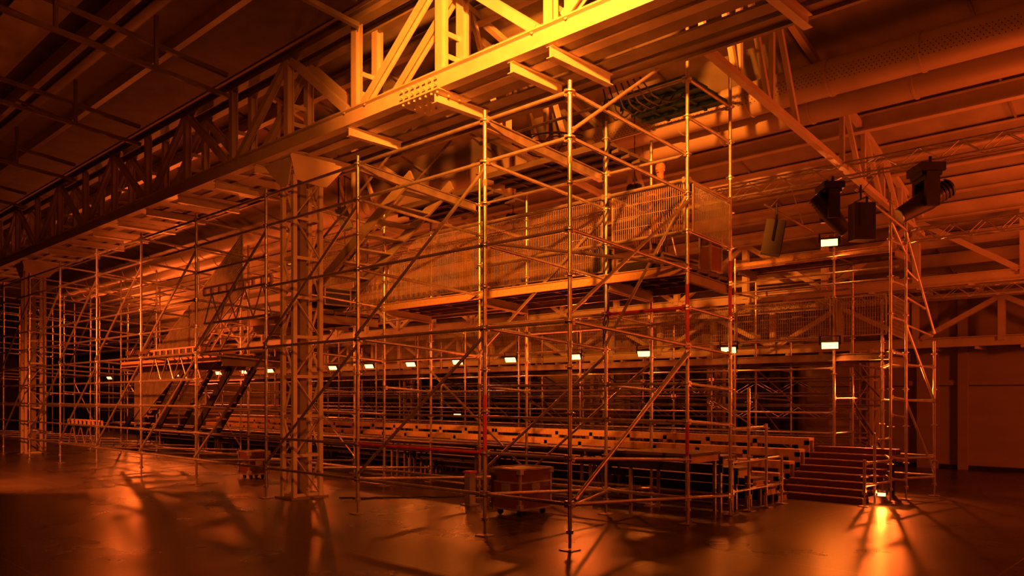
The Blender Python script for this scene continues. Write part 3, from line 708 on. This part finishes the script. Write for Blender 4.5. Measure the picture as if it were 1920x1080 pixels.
# followspot, seated operator and cases on the walkway
Dk = RL(3.57) - .03
def followspot():
    a = Vector((9.42, 6.55, Dk + .72)); b = Vector((9.52, 5.62, Dk + 1.13)); d = (b - a).normalized()
    t = thing('followspot', (9.47, 6.1, Dk), 'long black followspot barrel slanting up behind the walkway mesh at the right end', 'stage light')
    m = MB(); cyl(m, a, a + d * .5, .085); cyl(m, a + d * .5, b, .055); m.build('barrel', BLACK, t, True)
    m = MB(); cyl(m, b, b + d * .03, .075); m.build('lens', CHROME, t, True)
    m = MB(); c = a.lerp(b, .5); m.tube((c.x, c.y, Dk + .03), c, .025, 10)
    for k in range(3): an = k * 2.094; m.tube((c.x, c.y, Dk + .3), (c.x + .3 * math.cos(an), c.y + .3 * math.sin(an), Dk + .03), .014, 6)
    m.build('tripod', BLACK, t)
followspot()
SKIN = mat('skin', (.32, .18, .12), .6, 0, (.28, .15, .10), 8); SHIRT = mat('dark_red_cloth', (.07, .02, .018), .85, 0, (.045, .014, .012), 12); HAIR = mat('dark_hair', (.03, .02, .015), .6)
def skinned(name, chains, m, parent, sub=2):
    vs = []; es = []; rs_ = []
    for ch in chains:
        prev = None
        for e in ch:
            if isinstance(e, int): prev = e; continue
            p, r = e; vs.append(p); rs_.append(r)
            if prev is not None: es.append((prev, len(vs) - 1))
            prev = len(vs) - 1
    me = bpy.data.meshes.new(name); org = Vector(parent['_o']); me.from_pydata([tuple(Vector(v) - org) for v in vs], es, []); me.materials.append(m)
    o = bpy.data.objects.new(name, me); COL.objects.link(o); o.parent = parent; o['_o'] = tuple(org)
    sk = o.modifiers.new('skin', 'SKIN'); sk.use_smooth_shade = True
    for i, r in enumerate(rs_):
        d = me.skin_vertices[0].data[i]; rr = r if isinstance(r, tuple) else (r, r); d.radius = rr
    me.skin_vertices[0].data[0].use_root = True
    s = o.modifiers.new('sub', 'SUBSURF'); s.levels = sub; s.render_levels = sub
    return o
def operator():
    x, y, z = 9.82, 6.32, Dk + .25
    t = thing('person', (x, y, z), 'person in dark red clothing seated behind the followspot at the walkway end', 'person')
    V = lambda a, b, c: (x + a, y + b, z + c)
    # faces -X (towards the followspot and the hall floor)
    skinned('body', [[(V(.05, 0, .58), (.15, .17)), (V(.03, 0, .72), (.13, .15)), (V(.0, 0, .90), (.14, .17)), (V(-.02, 0, 1.04), (.12, .17)), (V(-.03, 0, 1.14), .062), (V(-.04, 0, 1.17), .060)],
        [0, (V(-.12, -.12, .56), .092), (V(-.42, -.15, .53), .075), (V(-.44, -.15, .30), .058), (V(-.42, -.15, .10), .045), (V(-.47, -.15, .045), .042), (V(-.60, -.16, .035), .035)],
        [0, (V(-.12, .12, .56), .092), (V(-.40, .17, .52), .075), (V(-.40, .18, .30), .058), (V(-.36, .18, .10), .045), (V(-.41, .18, .045), .042), (V(-.54, .19, .035), .035)],
        [3, (V(-.03, -.19, 1.03), .062), (V(-.07, -.24, .82), .048), (V(-.25, -.18, .80), .038), (V(-.36, -.10, .86), .027)],
        [3, (V(-.03, .19, 1.03), .062), (V(-.05, .25, .82), .048), (V(-.22, .22, .76), .038), (V(-.33, .18, .80), .027)]], SHIRT, t)
    for s_ in (-1, 1):
        m = MB(); c = Vector(V(-.38 if s_ < 0 else -.35, -.09 if s_ < 0 else .17, .87 if s_ < 0 else .81)); m.box(c, (.08, .08, .03))
        for k in range(4): m.tube(c + Vector((-.03, -.03 + .02 * k, 0)), c + Vector((-.08 - .008 * (k in (1, 2)), -.03 + .02 * k, -.015)), .009, 6); m.tube(c + Vector((-.08, -.03 + .02 * k, -.015)), c + Vector((-.09, -.03 + .02 * k, -.045)), .008, 6)
        m.tube(c + Vector((.0, -.04 * s_, 0)), c + Vector((-.05, -.065 * s_, -.01)), .010, 6)
        m.build('hand', SKIN, t, True)
    skinned('head', [[(V(-.04, 0, 1.16), .050), (V(-.05, 0, 1.21), .052), (V(-.075, 0, 1.26), (.062, .060)), (V(-.07, 0, 1.32), (.085, .075)), (V(-.06, 0, 1.38), (.085, .075)), (V(-.055, 0, 1.42), .045)], [3, (V(-.165, 0, 1.305), .016), (V(-.17, 0, 1.29), .013)]], SKIN, t)
    for s_ in (-1, 1):
        MB().tube(V(-.125, s_ * .028, 1.325), V(-.138, s_ * .028, 1.325), .009, 10).build('eye', HAIR, t)
        MB().tube(V(-.05, s_ * .050, 1.305), V(-.045, s_ * .067, 1.308), .022, 10, .018).build('ear', SKIN, t, True)
    MB().bar(V(-.136, -.020, 1.262), V(-.136, .020, 1.262), .008, .007).build('mouth', SHIRT, t)
    skinned('hair', [[(V(-.075, 0, 1.412), .070), (V(-.03, 0, 1.40), .078), (V(.0, 0, 1.34), .072), (V(.0, 0, 1.28), .055)]], HAIR, t)
    st_ = thing('stool', (x + .05, y, z), 'round black stool under the seated person on the walkway', 'stool')
    MB().tube((x + .06, y, z + .38), (x + .06, y, z + .43), .17, 20).build('seat', BLACK, st_)
    for k in range(4): an = .785 + k * 1.571; MB().tube((x + .06 + .1 * math.cos(an), y + .1 * math.sin(an), z + .38), (x + .06 + .19 * math.cos(an), y + .19 * math.sin(an), z), .012, 8).build('leg', CHROME, st_)
operator()
def case(c, size, label, m_=CASE, corners=True, rot=0):
    c = Vector(c); t = thing('flight_case', c, label, 'case'); q = Matrix.Rotation(rot, 3, 'Z'); w, d, h = size
    wh = .1 if h > .55 and corners else 0
    b = MB().box(c + Vector((0, 0, wh + (h - wh) / 2)), (w, d, h - wh), q).build('body', m_, t)
    m = MB()
    for sx in (-1, 1):
        for sy in (-1, 1): m.bar(c + q @ Vector((sx * w / 2, sy * d / 2, wh)), c + q @ Vector((sx * w / 2, sy * d / 2, h)), .03, .03)
    for z in (wh, h * .72, h):
        for sx in (-1, 1):
            m.bar(c + q @ Vector((sx * w / 2, -d / 2, z)), c + q @ Vector((sx * w / 2, d / 2, z)), .026, .026); m.bar(c + q @ Vector((-w / 2, sx * d / 2, z)), c + q @ Vector((w / 2, sx * d / 2, z)), .026, .026)
    m.build('edge_trim', GALV2, t)
    if corners:
        for sx in (-1, 1):
            for sy in (-1, 1):
                for z in (wh + .04, h - .03):
                    MB().box(c + q @ Vector((sx * (w / 2), sy * (d / 2), z)), (.07, .07, .07), q).build('corner_cap', CHROME, t)
        MB().box(c + q @ Vector((-w / 2 - .006, 0, h * .6)), (.012, .16, .12), q).build('recessed_latch', CHROME, t); MB().box(c + q @ Vector((0, -d / 2 - .006, h * .6)), (.16, .012, .12), q).build('recessed_latch', CHROME, t)
        if wh:
            for sx in (-1, 1):
                for sy in (-1, 1):
                    p = c + q @ Vector((sx * (w / 2 - .08), sy * (d / 2 - .08), 0)); m = MB(); m.tube(p + Vector((-.015, 0, .045)), p + Vector((.015, 0, .045)), .045, 14); m.box(p + Vector((0, 0, .085)), (.05, .05, .03)); m.build('castor', BLACK, t)
    return t
case((8.32, 7.72, 0), (.64, .54, .66), 'red brown flight case with silver corners on the floor inside the corner tower')
case((8.15, 15.1, 0), (.42, .42, .56), 'small red flight case on the floor left of the first lattice column')
case((9.70, 6.32, Dk + .03), (.95, .75, .215), 'low black box under the stool of the seated person', BLACK, False)
case((9.95, 5.62, Dk + .03), (.30, .16, .47), 'brown equipment box at the right end of the walkway deck', PLY, False)
case((9.35, 7.05, Dk + .03), (.22, .22, .42), 'black box on the walkway deck beside the cable hung post', BLACK, False)
case((8.3, 12.6, 3.30 + .055), (.55, .6, .3), 'low black case on the landing right of the lattice column', BLACK, False)
tpd = thing('steel_pedestal', (8.42, 8.9, 0), 'bright vertical steel pedestal standing on the floor behind the double gold post', 'pedestal')
MB().bb(8.36, 8.48, 8.84, 8.96, .02, .50).build('shaft', CHROME, tpd); MB().bb(8.31, 8.53, 8.79, 9.01, 0, .02).build('foot', GALV2, tpd); MB().bb(8.34, 8.5, 8.82, 8.98, .5, .53).build('cap', REDP, tpd)

# cables
def curve_pts(a, b, sag, n=14, wob=.0):
    a, b = Vector(a), Vector(b)
    return [a.lerp(b, i / n) + Vector((wob * math.sin(i * 2.1), wob * math.cos(i * 1.3), -sag * 4 * (i / n) * (1 - i / n))) for i in range(n + 1)]
for k in range(7):
    a = (8.40, 6.35 - k * .09, G0 + .08); b = (9.25 + .05 * k, 6.55 - k * .14, 5.98 - .05)
    m = MB().path(curve_pts(a, b, .42 - .02 * k, 16, .01), .011, 6)
    tag(m.build('cable', CABLE, None, True), 'black cable of the bundle drooping from the girder edge, %s from the left' % ('first', 'second', 'third', 'fourth', 'fifth', 'sixth', 'last')[k], 'cable', 'cables drooping from the girder')
m = MB()
for j in range(3):
    m.path([Vector((XB + .04 * math.cos(i * .9 + j), YP[1] + .04 * math.sin(i * .9 + j), 2.4 + i * .11)) for i in range(33)], .010, 5)
tag(m.build('cable_wrap', CABLE, None, True), 'tangle of black cables twisted round the inner post next to the corner', 'cable')
m = MB()
for j in range(5):
    m.path([Vector((9.3 + .35 * math.cos(i * .5 + j), 8.0 + .4 * math.sin(i * .5 + j * 2), 5.50 + .05 * j)) for i in range(16)], .009, 5)
tag(m.build('cable_coil', CABLE, None, True), 'loose coil of black cable on the deck under the roof', 'cable')
m = MB().path(curve_pts((7.5, 11.0, .012), (9.6, 9.2, .012), 0, 20, .07), .011, 6)
tag(m.build('floor_cable', CABLE, None, True), 'thin black cable lying on the floor from the lattice column foot', 'cable')

# lattice beams in the facade
def lattice_beam(X, y0, y1, zt, zb, label, n=8):
    t = thing('lattice_beam', (X, y0, zb), label, 'beam')
    MB().tube((X, y0, zt), (X, y1, zt), .024, 8).build('top_chord', GALV, t, True); MB().tube((X, y0, zb), (X, y1, zb), .024, 8).build('bottom_chord', GALV, t, True)
    for i in range(n):
        a = y0 + (y1 - y0) * i / n; b = y0 + (y1 - y0) * (i + 1) / n
        MB().tube((X, a, zt if i % 2 else zb), (X, b, zb if i % 2 else zt), .014, 6).build('web_bar', GALV, t)
    m = MB(); m.bb(X - .02, X + .02, y0, y1, zt + .12, zt + .15)
    for i in range(n + 1): y_ = y0 + (y1 - y0) * i / n; m.bb(X - .02, X + .02, y_ - .03, y_ + .03, zt, zt + .12)
    m.build('cap_rail', WOOD, t)
lattice_beam(XA + .12, 14.6, 17.0, 2.50, 2.02, 'lattice beam with stubby top rail at mid height, right of the leaning mesh foot')
lattice_beam(XA + .12, 12.0, 14.45, 3.58, 3.05, 'lattice beam under the upper deck just left of the first column')
lattice_beam(XA + .12, 19.7, 22.0, .98, .52, 'lattice beam near the floor in the left facade')
lattice_beam(9.3, 17.2, 21.5, 2.55, 2.1, 'dark lattice beam below the far deck in the left facade', 14)

# ---------------------------------------------------------------- seating: near risers seen from behind, benches opposite, red stair
def riser(x0, x1, y0, y1, z, label, zb=None, end=False):
    t = thing('seating_riser', ((x0 + x1) / 2, (y0 + y1) / 2, 0), label, 'riser', 'near seating risers')
    MB().bb(x0, x1, y0 + .01, y1 - .01, z - .04, z).build('deck_board', PLANK, t)
    m = MB()
    for X in (x0 + .02, x1 - .02): m.bar((X, y0 + .02, z - .075), (X, y1 - .02, z - .075), .03, .07)
    m.build('side_rail', BLACK, t)
    for yy in (y0 + .04, y1 - .04): MB().bb(x0 + .02, x1 - .02, yy - .015, yy + .015, z - .13, z - .04).build('end_panel', WOOD, t)
    if z > .3: MB().bb(x0 + .005, x0 + .02, y0 + .02, y1 - .02, z - .24, z - .13).build('rear_board', BLACK, t)
    for X in (x0 + .05, x1 - .05):
        for yy in (y0 + .08, y1 - .08): MB().bb(X - .02, X + .02, yy - .02, yy + .02, 0, z - .11).build('leg', GALV2, t)
steps = ((10.32, 10.76, .82), (10.78, 11.22, .62), (11.24, 11.66, .43), (11.68, 12.08, .26), (12.10, 12.48, .13))
posn = ('at the right hand end', 'second from the right hand end', 'third from the right hand end', 'fourth from the right hand end', 'fifth from the right hand end', 'sixth from the right hand end', 'far down the hall')
lev = ('top', 'second highest', 'middle', 'second lowest', 'lowest')
segs = [(5.62, 8.15), (8.17, 10.7), (10.72, 13.25), (13.27, 16.9), (16.92, 22.0), (22.02, 29.0)]
for j, (x0, x1, z) in enumerate(steps):
    for i, (a, b) in enumerate(segs): riser(x0, x1, a, b, z, '%s step of the dark seating risers, %s' % (lev[j], posn[i]))
riser(9.40, 10.22, 5.60, 6.70, .90, 'raised end piece of the dark risers tucked inside the corner tower')
er = Scaf('riser_rail', (11.3, 5.48, 0), 'low stepped scaffold railing along the right end of the dark risers', 'railing', ring=.4, pr=.022)
for x, z in ((10.81, 1.80), (11.37, 1.27), (11.9, .78)): er.post(x, 5.48, z)
for z, x in ((1.22, 11.37), (.74, 11.9), (.32, 11.9)): er.add('ledger', (XC + .03, 5.48, z), (x, 5.48, z))
er.done()
def bench(X, y0, y1, z, zb, label):
    t = thing('bench_frame', (X, (y0 + y1) / 2, 0), label, 'bench', 'pale timber bench frames')
    MB().bb(X - .11, X + .11, y0, y1, z - .05, z).build('seat_board', WOOD, t)
    MB().bb(X - .12, X - .09, y0, y1, z - .13, z - .05).build('front_rail', WOOD, t)
    MB().bb(X - .12, X - .09, y0, y1, zb, zb + .09).build('bottom_rail', WOOD, t)
    y_ = y0
    while y_ < y1:
        for dx in (-.1, .08): MB().bb(X + dx - .02, X + dx + .02, y_, y_ + .09, 0.0, z - .05).build('leg', WOOD, t)
        MB().bb(X - .115, X - .095, y_ + .09, y_ + .20, zb + .02, z - .1).build('ply_panel', WOOD if int(y_ * 3) % 2 else PLY, t)
        y_ += 1.0
    MB().bb(X - .25, X + .24, y0, y1, zb - .04, zb - .005).build('foot_board', PLANK, t)
benches = ((12.98, .37, .10), (13.40, .55, .25), (13.82, .74, .42), (14.22, .93, .58))
row = ('front', 'second', 'third', 'back')
bs = [(5.98, 9.9), (9.92, 14.0), (14.02, 20.0), (20.02, 29.0)]
for j, (X, z, zb) in enumerate(benches):
    for i, (a, b) in enumerate(bs): bench(X, a, b, z, zb, '%s row of the pale timber benches, %s' % (row[j], ('ending at the red stair', 'behind the corner tower', 'behind the gold double post', 'farthest down the hall')[i]))
t = thing('board_stair', (13.4, 5.2, 0), 'wide red brown boarded stair of eight steps beside the lighting tower', 'stairs')
ZS = [.10 + .098 * i for i in range(8)]
for i in range(8):
    x = 12.62 + i * .215
    MB().bb(x, x + .235, 4.50, 5.88, ZS[i] - .02, ZS[i]).build('tread', PLY, t); MB().bb(x, x + .015, 4.5, 5.88, ZS[i] - .098, ZS[i] - .02).build('step_front', PLY, t)
    MB().bb(x + .02, x + .22, 4.49, 4.53, ZS[i] - .09, ZS[i] - .02).build('end_block', BLACK, t)
    MB().bb(x - .008, x + .004, 4.5, 5.88, ZS[i] - .012, ZS[i] + .004).build('nosing', GALV, t)
for y_ in (4.6, 5.2, 5.8): MB().bar((12.72, y_, .03), (14.3, y_, .70), .04, .08).build('stringer', BLACK, t)
for y_ in (4.6, 5.8): MB().bb(14.24, 14.3, y_ - .03, y_ + .03, 0, .75).build('leg', BLACK, t)
# work lamp behind the stair foot
floodlight((12.85, 4.30, .16), 'small bright work lamp on the floor behind the railing foot of the red stair', 8, .4, True, (-1, -.3, .1))
p = onX(858, 779, 15.9); floodlight(p, 'lone small floodlight low beyond the benches left of the double gold post', 10, .8, False)

for o in bpy.data.objects:
    if '_o' in o: del o['_o']
